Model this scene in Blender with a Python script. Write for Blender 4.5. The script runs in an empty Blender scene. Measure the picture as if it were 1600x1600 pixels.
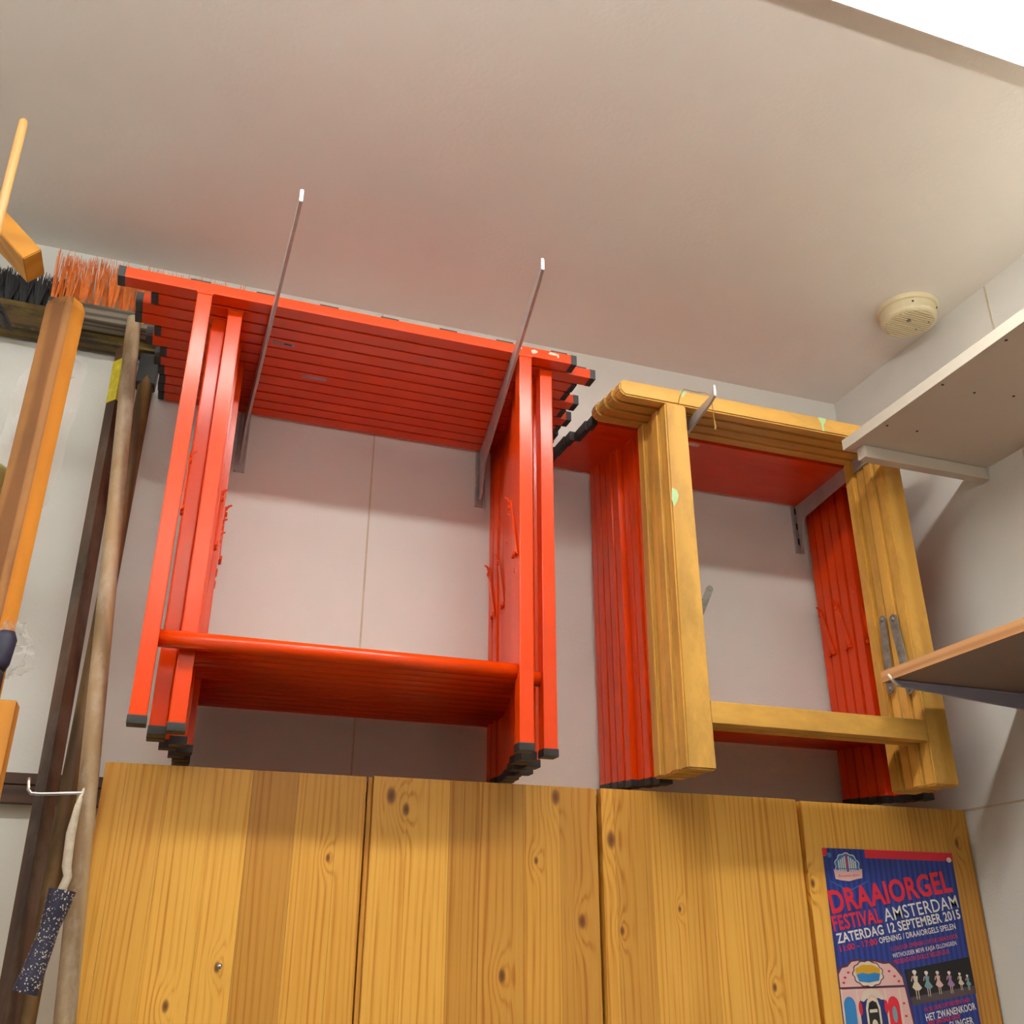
import bpy, bmesh, math, random
from mathutils import Vector, Matrix
R = random.Random(7)
S = bpy.context.scene
COL = S.collection

# ------------------------------------------------------------------ camera
YAW, PITCH, ROLL, FPX = 0.33305831, 0.42463327, 0.00280092, 1528.03
fw = Vector((math.sin(YAW)*math.cos(PITCH), math.cos(YAW)*math.cos(PITCH), math.sin(PITCH)))
rt = Vector((math.cos(YAW), -math.sin(YAW), 0)); up = rt.cross(fw)
r2 = rt*math.cos(ROLL)+up*math.sin(ROLL); u2 = up*math.cos(ROLL)-rt*math.sin(ROLL)
cd = bpy.data.cameras.new('camera'); cam = bpy.data.objects.new('camera', cd); COL.objects.link(cam)
cd.sensor_fit = 'HORIZONTAL'; cd.sensor_width = 36; cd.lens = 36*FPX/1600; cd.clip_start = 0.02
cam.matrix_world = Matrix(((r2.x, u2.x, -fw.x, 0), (r2.y, u2.y, -fw.y, -1.83), (r2.z, u2.z, -fw.z, 1.55), (0, 0, 0, 1)))
S.camera = cam
# ------------------------------------------------------------------ world, exposure
w = bpy.data.worlds.new('world'); S.world = w; w.use_nodes = True
w.node_tree.nodes['Background'].inputs[0].default_value = (1, .9, .78, 1)
w.node_tree.nodes['Background'].inputs[1].default_value = 0.02
S.view_settings.view_transform = 'Standard'; S.view_settings.look = 'None'
S.view_settings.gamma = 1; S.view_settings.use_curve_mapping = False
S.view_settings.exposure = 0.0
LAMP_NEAR = 44.0      # emission of the fluorescent diffuser over the bench
LAMP_FILL = 100.0       # emission of the added fill light behind the camera
LAMP_COL = (1.0, 0.99, 0.94)
H, W = 2.872, 1.530   # ceiling height, right wall

# ------------------------------------------------------------------ materials
def newmat(name):
    m = bpy.data.materials.new(name); m.use_nodes = True
    nt = m.node_tree; b = nt.nodes['Principled BSDF']
    return m, nt, b
def N(nt, t, **k):
    n = nt.nodes.new(t)
    for a, v in k.items():
        if a.startswith('i_'):
            key = a[2:]; key = int(key) if key.isdigit() else key.replace('_', ' ')
            n.inputs[key].default_value = v
        else: setattr(n, a, v)
    return n
def lk(nt, a, b): nt.links.new(a, b)
def srgb(r, g, b):
    f = lambda c: (c/255/12.92) if c/255 <= .04045 else ((c/255+.055)/1.055)**2.4
    return (f(r), f(g), f(b), 1)
def ramp(nt, stops, fac=None, interp='LINEAR'):
    n = N(nt, 'ShaderNodeValToRGB'); cr = n.color_ramp; cr.interpolation = interp
    while len(cr.elements) < len(stops): cr.elements.new(.5)
    for e, (p, c) in zip(cr.elements, stops): e.position = p; e.color = c
    if fac: lk(nt, fac, n.inputs[0])
    return n
def mix(nt, fac, a, b, mode='MIX'):
    n = N(nt, 'ShaderNodeMix', data_type='RGBA', blend_type=mode)
    for i, v in ((0, fac), (6, a), (7, b)):
        if isinstance(v, (int, float)): n.inputs[i].default_value = v
        elif isinstance(v, tuple): n.inputs[i].default_value = v
        else: lk(nt, v, n.inputs[i])
    return n.outputs[2]
def bump(nt, b, h, strength=.2, dist=.002):
    n = N(nt, 'ShaderNodeBump', i_Strength=strength, i_Distance=dist)
    lk(nt, h, n.inputs['Height']); lk(nt, n.outputs[0], b.inputs['Normal'])
def coords(nt, scale=(1, 1, 1), jitter=True):
    tc = N(nt, 'ShaderNodeTexCoord'); mp = N(nt, 'ShaderNodeMapping'); mp.inputs['Scale'].default_value = scale
    lk(nt, tc.outputs['Object'], mp.inputs[0])
    if jitter:
        oi = N(nt, 'ShaderNodeObjectInfo'); mu = N(nt, 'ShaderNodeMath', operation='MULTIPLY'); mu.inputs[1].default_value = 37.0
        lk(nt, oi.outputs['Random'], mu.inputs[0])
        cx = N(nt, 'ShaderNodeCombineXYZ'); lk(nt, mu.outputs[0], cx.inputs[0]); lk(nt, mu.outputs[0], cx.inputs[1]); lk(nt, mu.outputs[0], cx.inputs[2])
        lk(nt, cx.outputs[0], mp.inputs['Location'])
    return mp.outputs[0]
def paint(name, col, rough=.5, var=.06, scale=6, bstr=.15, bscale=220, spec=.5, coat=0, bdist=.001, metal=0):
    m, nt, b = newmat(name)
    c = coords(nt)
    n1 = N(nt, 'ShaderNodeTexNoise', i_Scale=scale, i_Detail=5.0, i_Roughness=.6); lk(nt, c, n1.inputs[0])
    lo = tuple(x*(1-var*2) for x in col[:3])+(1,); hi = tuple(min(1, x*(1+var)) for x in col[:3])+(1,)
    rp = ramp(nt, [(.25, lo), (.7, hi)], n1.outputs[0]); lk(nt, rp.outputs[0], b.inputs['Base Color'])
    b.inputs['Roughness'].default_value = rough; b.inputs['Specular IOR Level'].default_value = spec
    b.inputs['Metallic'].default_value = metal
    if coat: b.inputs['Coat Weight'].default_value = coat; b.inputs['Coat Roughness'].default_value = .12
    if bstr:
        n2 = N(nt, 'ShaderNodeTexNoise', i_Scale=bscale, i_Detail=2.0); lk(nt, c, n2.inputs[0]); bump(nt, b, n2.outputs[0], bstr, bdist)
    return m
def wood(name, light, dark, axis='Z', freq=160, rough=.55, stain=None, stain_amt=0, warp=1.0, coat=0):
    # straight-ish grain along an axis, softly warped, with an optional grimy stain layer
    m, nt, b = newmat(name)
    st = {'X': (.06, 1, 1), 'Y': (1, .06, 1), 'Z': (1, 1, .06)}[axis]
    c = coords(nt, st)
    n1 = N(nt, 'ShaderNodeTexNoise', i_Scale=9.0, i_Detail=3.0); lk(nt, c, n1.inputs[0])
    wv = N(nt, 'ShaderNodeTexWave', wave_type='RINGS', rings_direction=axis, i_Scale=freq/6.3, i_Distortion=5.0*warp, i_Detail=2.0)
    wv.inputs['Detail Scale'].default_value = 1.2; lk(nt, c, wv.inputs[0])
    r1 = ramp(nt, [(.1, dark), (.55, light), (1, tuple(min(1, x*1.08) for x in light[:3])+(1,))], wv.outputs[0])
    r2_ = ramp(nt, [(.3, (.72, .68, .62, 1)), (.7, (1.05, 1.03, 1, 1))], n1.outputs[0])
    colr = mix(nt, 1.0, r1.outputs[0], r2_.outputs[0], 'MULTIPLY')
    if stain:
        c2 = coords(nt, (1, 1, .45) if axis == 'Z' else (.45, 1, 1))
        n3 = N(nt, 'ShaderNodeTexNoise', i_Scale=14.0, i_Detail=8.0, i_Roughness=.7); lk(nt, c2, n3.inputs[0])
        r3 = ramp(nt, [(.45, (0, 0, 0, 1)), (.68, (stain_amt,)*3+(1,))], n3.outputs[0])
        colr = mix(nt, r3.outputs[0], colr, stain)
    lk(nt, colr, b.inputs['Base Color']); b.inputs['Roughness'].default_value = rough
    if coat: b.inputs['Coat Weight'].default_value = coat; b.inputs['Coat Roughness'].default_value = .25
    bump(nt, b, wv.outputs[0], .15, .0008)
    return m
M = {}
M['wall'] = paint('wall_paint', (.79, .79, .745, 1), .8, .03, 3, .25, 180, .25, bdist=.0015)
M['ceil'] = paint('ceiling_paint', (.86, .825, .765, 1), .75, .03, 2.2, .3, 120, .3, bdist=.002)
M['floor'] = paint('floor_vinyl', (.085, .078, .07, 1), .5, .1, 4)
M['seam'] = paint('joint_filler', (.62, .54, .42, 1), .8, .08, 20)
M['red'] = paint('red_enamel', srgb(230, 67, 7), .21, .05, 9, .16, 330, .42, 0, .0005)
M['black'] = paint('black_plastic', (.026, .024, .024, 1), .5, .15, 40, .1, 300)
M['steel'] = paint('bracket_steel', (.50, .48, .47, 1), .42, .10, 30, .1, 200, .5, metal=.35)
M['greysteel'] = paint('dull_grey_steel', (.30, .28, .25, 1), .55, .25, 60, .3, 120, .5, metal=.5)
M['white'] = paint('white_enamel', (.80, .76, .69, 1), .45, .03, 8, .05, 100)
M['melamine'] = paint('cream_melamine', (.66, .58, .48, 1), .5, .03, 6, .04, 100)
M['edge'] = paint('cream_edge_band', (.62, .57, .48, 1), .5, .03, 8, .05, 100)
M['chrome'] = paint('bright_wire', (.75, .74, .72, 1), .2, .03, 9, 0, metal=.95)
M['cream'] = paint('cream_plastic', srgb(228, 214, 178), .45, .03, 10, .04, 100)
M['dark'] = paint('dark_hole', (.03, .025, .02, 1), .8, .05, 10, 0)
M['ywood'] = wood('varnished_yellow_wood', srgb(226, 174, 82), srgb(216, 162, 70), 'Z', 40, .5, srgb(150, 112, 58), .55)
M['ywoodx'] = wood('varnished_yellow_wood_lengthwise', srgb(226, 174, 82), srgb(216, 162, 70), 'X', 40, .5, srgb(150, 112, 58), .4)
M['post'] = wood('orange_pine_post', srgb(220, 146, 46), srgb(212, 138, 42), 'Z', 60, .6, srgb(170, 108, 40), .35)
M['postshade'] = wood('shaded_post_face', srgb(166, 112, 56), srgb(142, 90, 42), 'Z', 160, .7, srgb(104, 64, 30), .6)  # browner copy of the post wood: shade painted onto its front-left faces
M['oak'] = wood('block_wood', srgb(206, 140, 34), srgb(196, 130, 30), 'X', 60, .6)
M['cane'] = wood('pale_cane', srgb(184, 144, 86), srgb(172, 130, 72), 'Z', 60, .5)
M['tanpole'] = wood('weathered_tan_pole', srgb(168, 140, 104), srgb(136, 108, 74), 'Z', 70, .6, srgb(206, 196, 180), .5)
M['dkpole'] = wood('grimy_brown_pole', srgb(136, 104, 62), srgb(100, 72, 40), 'Z', 70, .6, srgb(70, 52, 34), .8)
M['rustpole'] = wood('rusty_dark_bar', srgb(92, 62, 42), srgb(66, 42, 28), 'Z', 60, .6, srgb(120, 108, 96), .6)
M['yellow'] = paint('flaking_yellow_paint', srgb(214, 196, 50), .5, .2, 60, .4, 100)
M['greywood'] = wood('weathered_grey_wood', srgb(136, 128, 116), srgb(90, 84, 74), 'X', 150, .85, srgb(60, 54, 46), .6)
M['olive'] = wood('mossy_dark_wood', srgb(96, 76, 44), srgb(62, 48, 28), 'X', 100, .8, srgb(138, 118, 44), .8)
M['batten'] = wood('dark_brown_batten', srgb(82, 58, 44), srgb(62, 42, 32), 'X', 80, .6)
M['orange'] = paint('orange_bristle', srgb(234, 124, 44), .4, .18, 50, 0)
M['blackbr'] = paint('black_bristle', (.022, .024, .028, 1), .5, .2, 40, 0)
M['grip'] = paint('dark_blue_grip', srgb(44, 42, 66), .6, .2, 60, .3, 90)
M['splat'] = paint('dried_paint', srgb(206, 196, 176), .8, .05, 20, .2)
M['tape'] = paint('grubby_tape', srgb(190, 176, 156), .8, .12, 90, .6, 220)
M['twine'] = paint('jute_twine', srgb(176, 134, 70), .9, .1, 200, 0)
M['mint'] = paint('mint_paint', srgb(184, 214, 160), .6, .05, 30, 0)
M['sticker'] = paint('old_sticker', srgb(170, 130, 122), .5, .1, 60, 0)
M['sticker_print'] = paint('sticker_print', srgb(50, 36, 40), .6, .1, 60, 0)
M['chip'] = paint('bare_primer', srgb(232, 206, 184), .6, .08, 60, 0)
M['lamshelf'] = wood('beech_laminate', srgb(206, 158, 112), srgb(188, 138, 92), 'Y', 120, .5)
M['lambottom'] = paint('shelf_underside', srgb(140, 116, 102), .5, .05, 6, 0)
M['bracketw'] = paint('lilac_white_bracket', srgb(176, 170, 190), .45, .03, 10, 0)
M['lime'] = paint('lime_plastic', srgb(196, 214, 140), .5, .05, 10, 0)
def flatm(name, c, rough=.45):
    m = paint(name, c, rough, .02, 20, 0); return m
M['p_red'] = flatm('print_red', srgb(222, 36, 58)); M['p_white'] = flatm('print_white', srgb(240, 236, 228))
M['p_navy'] = flatm('print_navy', srgb(26, 46, 118)); M['p_dark'] = flatm('print_dark', srgb(30, 26, 28))
M['p_pink'] = flatm('print_pink', srgb(232, 188, 184)); M['p_gold'] = flatm('print_gold', srgb(214, 160, 30))
M['p_sky'] = flatm('print_sky', srgb(44, 128, 196)); M['p_plum'] = flatm('print_plum', srgb(96, 44, 64))
M['p_cream'] = flatm('print_cream', srgb(228, 212, 190)); M['p_lilac'] = flatm('print_lilac', srgb(170, 130, 180))
M['p_floor'] = flatm('print_stage', srgb(84, 70, 74)); M['p_teal'] = flatm('print_teal', srgb(120, 160, 170))
# striped poster ground
m, nt, b = newmat('print_blue_stripes'); c = coords(nt, (1, 1, 1), False)
wv = N(nt, 'ShaderNodeTexWave', wave_type='BANDS', bands_direction='X', i_Scale=26.0); lk(nt, c, wv.inputs[0])
rp = ramp(nt, [(.42, srgb(30, 48, 122)), (.58, srgb(40, 66, 158))], wv.outputs[0]); lk(nt, rp.outputs[0], b.inputs[0]); b.inputs['Roughness'].default_value = .4
M['p_blue'] = m
# clear plastic film
m, nt, b = newmat('clear_film'); b.inputs['Base Color'].default_value = (.9, .88, .84, 1); b.inputs['Roughness'].default_value = .18
b.inputs['Alpha'].default_value = .22; c = coords(nt); n = N(nt, 'ShaderNodeTexNoise', i_Scale=60.0, i_Detail=4.0); lk(nt, c, n.inputs[0]); bump(nt, b, n.outputs[0], .8, .004)
M['film'] = m
# lamp diffuser, then the two added fill emitters
m, nt, b = newmat('lamp_diffuser_near'); b.inputs['Base Color'].default_value = (.9, .9, .9, 1)
b.inputs['Emission Color'].default_value = LAMP_COL+(1,); b.inputs['Emission Strength'].default_value = LAMP_NEAR; M['lamp1'] = m
m, nt, b = newmat('fill_diffuser_left'); b.inputs['Base Color'].default_value = (.9, .9, .9, 1)
b.inputs['Emission Color'].default_value = LAMP_COL+(1,); b.inputs['Emission Strength'].default_value = LAMP_NEAR*.72; M['lamp3'] = m   # dimmed emission of the added left fill batten
m, nt, b = newmat('fill_diffuser_tray'); b.inputs['Base Color'].default_value = (.9, .9, .9, 1)
b.inputs['Emission Color'].default_value = LAMP_COL+(1,); b.inputs['Emission Strength'].default_value = LAMP_FILL; M['lamp2'] = m

# ------------------------------------------------------------------ geometry helpers
def link(o, parent=None):
    COL.objects.link(o)
    if parent is not None: o.parent = parent
    return o
def empty(name, loc, label, cat, group=None):
    o = bpy.data.objects.new(name, None); o.empty_display_size = .03; link(o); o.location = loc
    o['label'] = label; o['category'] = cat
    if group: o['group'] = group
    return o
def tag(o, label, cat, group=None):
    o['label'] = label; o['category'] = cat
    if group: o['group'] = group
    return o
def fin(bm, name, smooth=False):
    me = bpy.data.meshes.new(name); bmesh.ops.recalc_face_normals(bm, faces=bm.faces[:]); bm.to_mesh(me); bm.free()
    if smooth:
        for p in me.polygons: p.use_smooth = True
    return me
def addbox(bm, c, s, bev=0, seg=2, rot=None):
    r = bmesh.ops.create_cube(bm, size=1.0); vs = r['verts']
    bmesh.ops.scale(bm, vec=s, verts=vs)
    if bev:
        es = list({e for v in vs for e in v.link_edges})
        rr = bmesh.ops.bevel(bm, geom=es, offset=bev, segments=seg, affect='EDGES', profile=.7); vs = list({v for f in rr['faces'] for v in f.verts} | {v for v in vs if v.is_valid})
    if rot is not None: bmesh.ops.rotate(bm, cent=(0, 0, 0), matrix=rot, verts=vs)
    bmesh.ops.translate(bm, vec=c, verts=vs); return vs
def frame_of(d):
    d = Vector(d).normalized(); a = Vector((0, 0, 1)) if abs(d.z) < .9 else Vector((1, 0, 0))
    x = d.cross(a).normalized(); y = d.cross(x).normalized(); return x, y
def addtube(bm, pts, rads, n=12, cap=True, close=False):
    pts = [Vector(p) for p in pts]
    if isinstance(rads, (int, float)): rads = [rads]*len(pts)
    rings = []; x = None
    for i, p in enumerate(pts):
        d = (pts[min(i+1, len(pts)-1)]-pts[max(i-1, 0)])
        if x is None: x, y = frame_of(d)
        else:
            d = d.normalized(); x = (x-d*x.dot(d)).normalized(); y = d.cross(x)
        rings.append([bm.verts.new(p+(x*math.cos(2*math.pi*k/n)+y*math.sin(2*math.pi*k/n))*rads[i]) for k in range(n)])
    for a, b in zip(rings, rings[1:]):
        for k in range(n): bm.faces.new((a[k], a[(k+1) % n], b[(k+1) % n], b[k]))
    if cap: bm.faces.new(rings[0][::-1]); bm.faces.new(rings[-1])
def addprism(bm, poly, vec):
    a = [bm.verts.new(p) for p in poly]; b = [bm.verts.new(Vector(p)+Vector(vec)) for p in poly]
    bm.faces.new(a[::-1]); bm.faces.new(b); n = len(a)
    for k in range(n): bm.faces.new((a[k], a[(k+1) % n], b[(k+1) % n], b[k]))
def addlathe(bm, prof, n=32, c=(0, 0, 0)):
    rings = [[bm.verts.new((c[0]+r*math.cos(2*math.pi*k/n), c[1]+r*math.sin(2*math.pi*k/n), c[2]+z)) for k in range(n)] for r, z in prof]
    for a, b in zip(rings, rings[1:]):
        for k in range(n): bm.faces.new((a[k], a[(k+1) % n], b[(k+1) % n], b[k]))
    bm.faces.new(rings[0]); bm.faces.new(rings[-1][::-1])
CACHE = {}
def boxmesh(name, s, bev=.001):
    k = (name, tuple(round(v, 5) for v in s), bev)
    if k not in CACHE:
        bm = bmesh.new(); addbox(bm, (0, 0, 0), s, bev); CACHE[k] = fin(bm, name)
    return CACHE[k]
def ob(name, me, mat, parent=None, loc=(0, 0, 0), rot=None):
    if not me.materials: me.materials.append(mat)
    o = bpy.data.objects.new(name, me); link(o, parent); o.location = loc
    if rot: o.rotation_euler = rot
    return o
def box(name, c, s, mat, parent=None, bev=.001, rot=None):
    return ob(name, boxmesh(name+mat.name, s, bev), mat, parent, c, rot)
def tube(name, pts, rads, mat, parent=None, n=12, smooth=True):
    bm = bmesh.new(); addtube(bm, pts, rads, n); return ob(name, fin(bm, name, smooth), mat, parent)
def prism(name, poly, vec, mat, parent=None, loc=(0, 0, 0), bev=0):
    bm = bmesh.new(); addprism(bm, poly, vec)
    if bev: bmesh.ops.bevel(bm, geom=bm.edges[:], offset=bev, segments=2, affect='EDGES')
    return ob(name, fin(bm, name), mat, parent, loc)
def struct(o): o['kind'] = 'structure'; return o

# ------------------------------------------------------------------ the room
YB, XL = -6.2, -2.1
struct(box('floor', ((W+XL)/2, YB/2, -.05), (W-XL+.2, -YB+.2, .1), M['floor'], bev=0))
struct(box('ceiling', ((W+XL)/2, YB/2, H+.05), (W-XL+.2, -YB+.2, .1), M['ceil'], bev=0))
wb = struct(box('wall_back', ((W+XL)/2, .05, H/2), (W-XL+.2, .1, H), M['wall'], bev=0))
wr = struct(box('wall_right', (W+.05, YB/2, H/2), (.1, -YB, H), M['wall'], bev=0))
struct(box('wall_left', (XL-.05, YB/2, H/2), (.1, -YB, H), M['wall'], bev=0))
struct(box('wall_front', ((W+XL)/2, YB-.05, H/2), (W-XL+.2, .1, H), M['wall'], bev=0))
def wstrip(parent, c, s):
    o = box('panel_joint', Vector(c)-parent.location, s, M['seam'], parent, bev=.0003); return o
wstrip(wb, (.322, -.0006, 1.44), (.0035, .0016, 2.86))
wstrip(wr, (W-.0006, -.531, 2.345), (.0016, .004, 1.05))
wstrip(wr, (W-.0006, -.9, 1.816), (.0016, 1.8, .004))

# ------------------------------------------------------------------ fluorescent batten and added fill lights
def batten(loc, length, wid, lampm, label):
    t = empty('ceiling_light', loc, label, 'light')
    dz = H-loc[2]
    box('housing', (0, 0, (dz+.014)/2), (length, wid, dz-.014), M['white'], t, .001)
    for s in (-1, 1):
        box('end_cap', (s*(length/2+.006), 0, dz/2), (.012, wid+.004, dz-.002), M['white'], t, .002)
        box('side_lip', (0, s*(wid/2-.001), .007), (length, .002, .0145), M['white'], t, .0004)
    box('diffuser', (0, 0, .0045), (length-.004, wid-.006, .006), lampm, t, .001)
    for i in range(5): box('clip', (-length/2+length*(i+.5)/5, wid/2+.001, .007), (.012, .004, .010), M['white'], t, .001)
batten((.42, -1.0705, 2.855), 1.54, .098, M['lamp1'], 'bright white fluorescent batten on the ceiling above the right shelf')
batten((-1.16, -1.0705, 2.855), 1.54, .098, M['lamp3'], 'added unseen fill batten on the ceiling towards the left wall')  # added out of view to light the wall on the left
# added tray light behind the camera, out of view, to brighten the ceiling
UZ = 2.24
t = empty('fill_tray', (-.10, -2.55, UZ), 'added unseen fill light, a hanging tray of tubes behind the camera', 'light')
for dy in (-.05, .05): tube('fill_tube', [(-.90, dy, .026), (.90, dy, .026)], .016, M['lamp2'], t, 12)
box('tray_floor', (0, 0, 0), (1.90, .26, .006), M['white'], t, .001)
for s_ in (-1, 1):
    box('tray_lip', (0, s_*.13, .022), (1.90, .004, .044), M['white'], t, .001)
    box('tray_end', (s_*.95, 0, .022), (.004, .26, .044), M['white'], t, .001)
    box('lamp_holder', (s_*.915, 0, .022), (.03, .15, .038), M['white'], t, .002)
    tube('suspension_wire', [(s_*.8, 0, .002), (s_*.8, 0, H-UZ)], .0015, M['chrome'], t, 6)

# ------------------------------------------------------------------ pine cabinet
YC = -.205; KC = 1.0093   # front plane of the doors; KC fits the front to that plane
fz = lambda z: 1.55+(z-1.55)*KC
cab = empty('pine_cabinet', (0.712*KC, YC, 0), 'tall knotty pine cabinet with four plain doors under the trestles', 'cabinet')
def pine():
    m, nt, b = newmat('knotty_pine')
    tc = N(nt, 'ShaderNodeTexCoord'); tc.object = cab
    sp = N(nt, 'ShaderNodeSeparateXYZ'); lk(nt, tc.outputs['Object'], sp.inputs[0])
    oi = N(nt, 'ShaderNodeObjectInfo')
    def ma(op, a, bb=None, c=None):
        n = N(nt, 'ShaderNodeMath', operation=op)
        for i, v in enumerate((a, bb, c)):
            if v is None: continue
            if isinstance(v, (int, float)): n.inputs[i].default_value = v
            else: lk(nt, v, n.inputs[i])
        return n.outputs[0]
    rnd = ma('MULTIPLY', oi.outputs['Random'], 61.0)
    # soft warp of the grain along the board
    mp = N(nt, 'ShaderNodeMapping'); mp.inputs['Scale'].default_value = (10, 10, .8); lk(nt, tc.outputs['Object'], mp.inputs[0])
    cx = N(nt, 'ShaderNodeCombineXYZ'); lk(nt, rnd, cx.inputs[1]); lk(nt, rnd, cx.inputs[2]); lk(nt, cx.outputs[0], mp.inputs['Location'])
    nz = N(nt, 'ShaderNodeTexNoise', i_Scale=1.0, i_Detail=2.0); lk(nt, mp.outputs[0], nz.inputs[0])
    ph = ma('MULTIPLY_ADD', nz.outputs[0], 30.0, rnd)
    ph = ma('MULTIPLY_ADD', sp.outputs[0], 560.0, ph)
    mp3 = N(nt, 'ShaderNodeMapping'); mp3.inputs['Scale'].default_value = (70, 70, .5); lk(nt, tc.outputs['Object'], mp3.inputs[0]); lk(nt, cx.outputs[0], mp3.inputs['Location'])
    nz3 = N(nt, 'ShaderNodeTexNoise', i_Scale=1.0, i_Detail=1.0); lk(nt, mp3.outputs[0], nz3.inputs[0])
    ph = ma('MULTIPLY_ADD', nz3.outputs[0], 11.0, ph)
    dark = None
    K = [(.347, 1.781, .013), (.372, 1.761, .010), (.630, 1.793, .013), (.594, 1.690, .006), (.673, 1.599, .011), (.536, 1.519, .010),
         (.728, 1.727, .014), (.044, 1.483, .008), (.253, 1.684, .006), (1.459, 1.747, .008), (1.122, 1.667, .008), (.107, 1.532, .007),
         (.742, 1.585, .007), (.20, 1.40, .011), (.9, 1.36, .012), (.47, 1.30, .011), (1.02, 1.50, .007), (.85, 1.62, .005)]
    for kx, kz, kr in K:
        kx *= 1.0126; kz = fz(1.55+(kz-1.55)*1.0126)
        dx = ma('SUBTRACT', sp.outputs[0], kx*KC-.712*KC); dz = ma('SUBTRACT', sp.outputs[2], kz)
        dz2 = ma('MULTIPLY', dz, .55)
        d2 = ma('ADD', ma('MULTIPLY', dx, dx), ma('MULTIPLY', dz2, dz2))
        g = ma('POWER', 2.718, ma('MULTIPLY', d2, -1/(2.0*kr)**2))          # wide gaussian bends the grain
        ph = ma('MULTIPLY_ADD', g, 13.0, ph)
        k = ma('POWER', 2.718, ma('MULTIPLY', d2, -1/(.52*kr)**2))           # tight gaussian is the knot itself
        dark = k if dark is None else ma('MAXIMUM', dark, k)
    s = ma('MULTIPLY_ADD', ma('SINE', ph), .5, .5)
    fine = N(nt, 'ShaderNodeTexNoise', i_Scale=1.0, i_Detail=3.0)
    mp2 = N(nt, 'ShaderNodeMapping'); mp2.inputs['Scale'].default_value = (420, 420, 9); lk(nt, tc.outputs['Object'], mp2.inputs[0]); lk(nt, mp2.outputs[0], fine.inputs[0])
    s2 = ma('MULTIPLY_ADD', fine.outputs[0], .62, ma('MULTIPLY', ma('MULTIPLY', ma('POWER', s, 2.2), ma('MULTIPLY_ADD', nz3.outputs[0], 1.5, -.15)), .5))
    r = ramp(nt, [(.15, srgb(238, 186, 90)), (.45, srgb(231, 173, 74)), (.68, srgb(212, 146, 50)), (.95, srgb(180, 110, 34))], s2)
    tone = ramp(nt, [(0, (.70, .60, .48, 1)), (.25, (.88, .80, .66, 1)), (.6, (1.0, .95, .86, 1)), (1, (1.1, 1.08, 1.0, 1))], oi.outputs['Random'])
    c = mix(nt, 1.0, r.outputs[0], tone.outputs[0], 'MULTIPLY')
    kr_ = ramp(nt, [(.12, (0, 0, 0, 1)), (.5, (.75, .75, .75, 1)), (1, (1, 1, 1, 1))], dark)
    c = mix(nt, kr_.outputs[0], c, srgb(112, 58, 22))
    lk(nt, c, b.inputs['Base Color']); b.inputs['Roughness'].default_value = .42; b.inputs['Coat Weight'].default_value = .12; b.inputs['Coat Roughness'].default_value = .3
    bump(nt, b, s2, .06, .0006)
    return m
M['pine'] = pine()
TOP = fz(1.814)
L = lambda x, y, z: Vector((x*KC, y, z))-cab.location
box('side_panel', L(-.078, -.0935, TOP/2-.004), (.018, .183, TOP-.008), M['pine'], cab)
box('side_panel', L(1.500, -.0935, TOP/2-.004), (.018, .183, TOP-.008), M['pine'], cab)
box('top_panel', L(.712, -.0935, TOP-.016), (1.572, .181, .016), M['pine'], cab)
box('back_panel', L(.712, -.006, TOP/2), (1.57, .006, TOP-.05), M['pine'], cab)
for x in (.318, .72, 1.124): box('divider', L(x, -.092, TOP/2-.014), (.018, .165, TOP-.05), M['pine'], cab)
doors = [(-.087, .3095, 0, 1.812, [.028, .056, .062, .050, .064, .058, .040]), (.3215, .7135, .001, 1.814, [.05, .062, .045, .07, .055, .06]),
         (.7205, 1.1165, -.004, 1.8144, [.022, .064, .058, .05, .062, .055, .06]), (1.1285, 1.511, 0, 1.813, [.05, .06, .066, .045, .07, .055])]
for x0, x1, dy, zt, ws in doors:
    zt = fz(zt) if zt < 1.8145 and zt > 1.811 else zt
    d = bpy.data.objects.new('door', None); d.empty_display_size = .03; link(d, cab); d.location = L(x0, YC, 0)
    tot = sum(ws); x = 0; x0, x1 = x0*KC, x1*KC
    for i, wd in enumerate(ws):
        wd = wd*(x1-x0)/tot
        ob('plank', boxmesh('pine_plank', (wd-.0002, .019, zt-.06), .0006), M['pine'], d, (x+wd/2, .0095+dy, .06+(zt-.06)/2))
        x += wd
    if x0 > .3 and x0 < .4: box('edge_strip', (-.004, .014, .06+(zt-.06)/2), (.007, .008, zt-.062), M['pine'], d)
    if x0 > 1.1: box('edge_strip', (-.005, .014, .06+(zt-.06)/2), (.007, .008, zt-.062), M['pine'], d)
# a screw left in the first door
t = empty('wood_screw', (.111*KC, YC, fz(1.533)), 'small silver screw sticking out of the leftmost pine door', 'screw')
tube('shank', [(0, .004, 0), (0, -.014, 0)], .0016, M['chrome'], t, 8)
tube('head', [(0, -.013, 0), (0, -.0165, .0005)], [.0036, .004], M['chrome'], t, 10)

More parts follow.
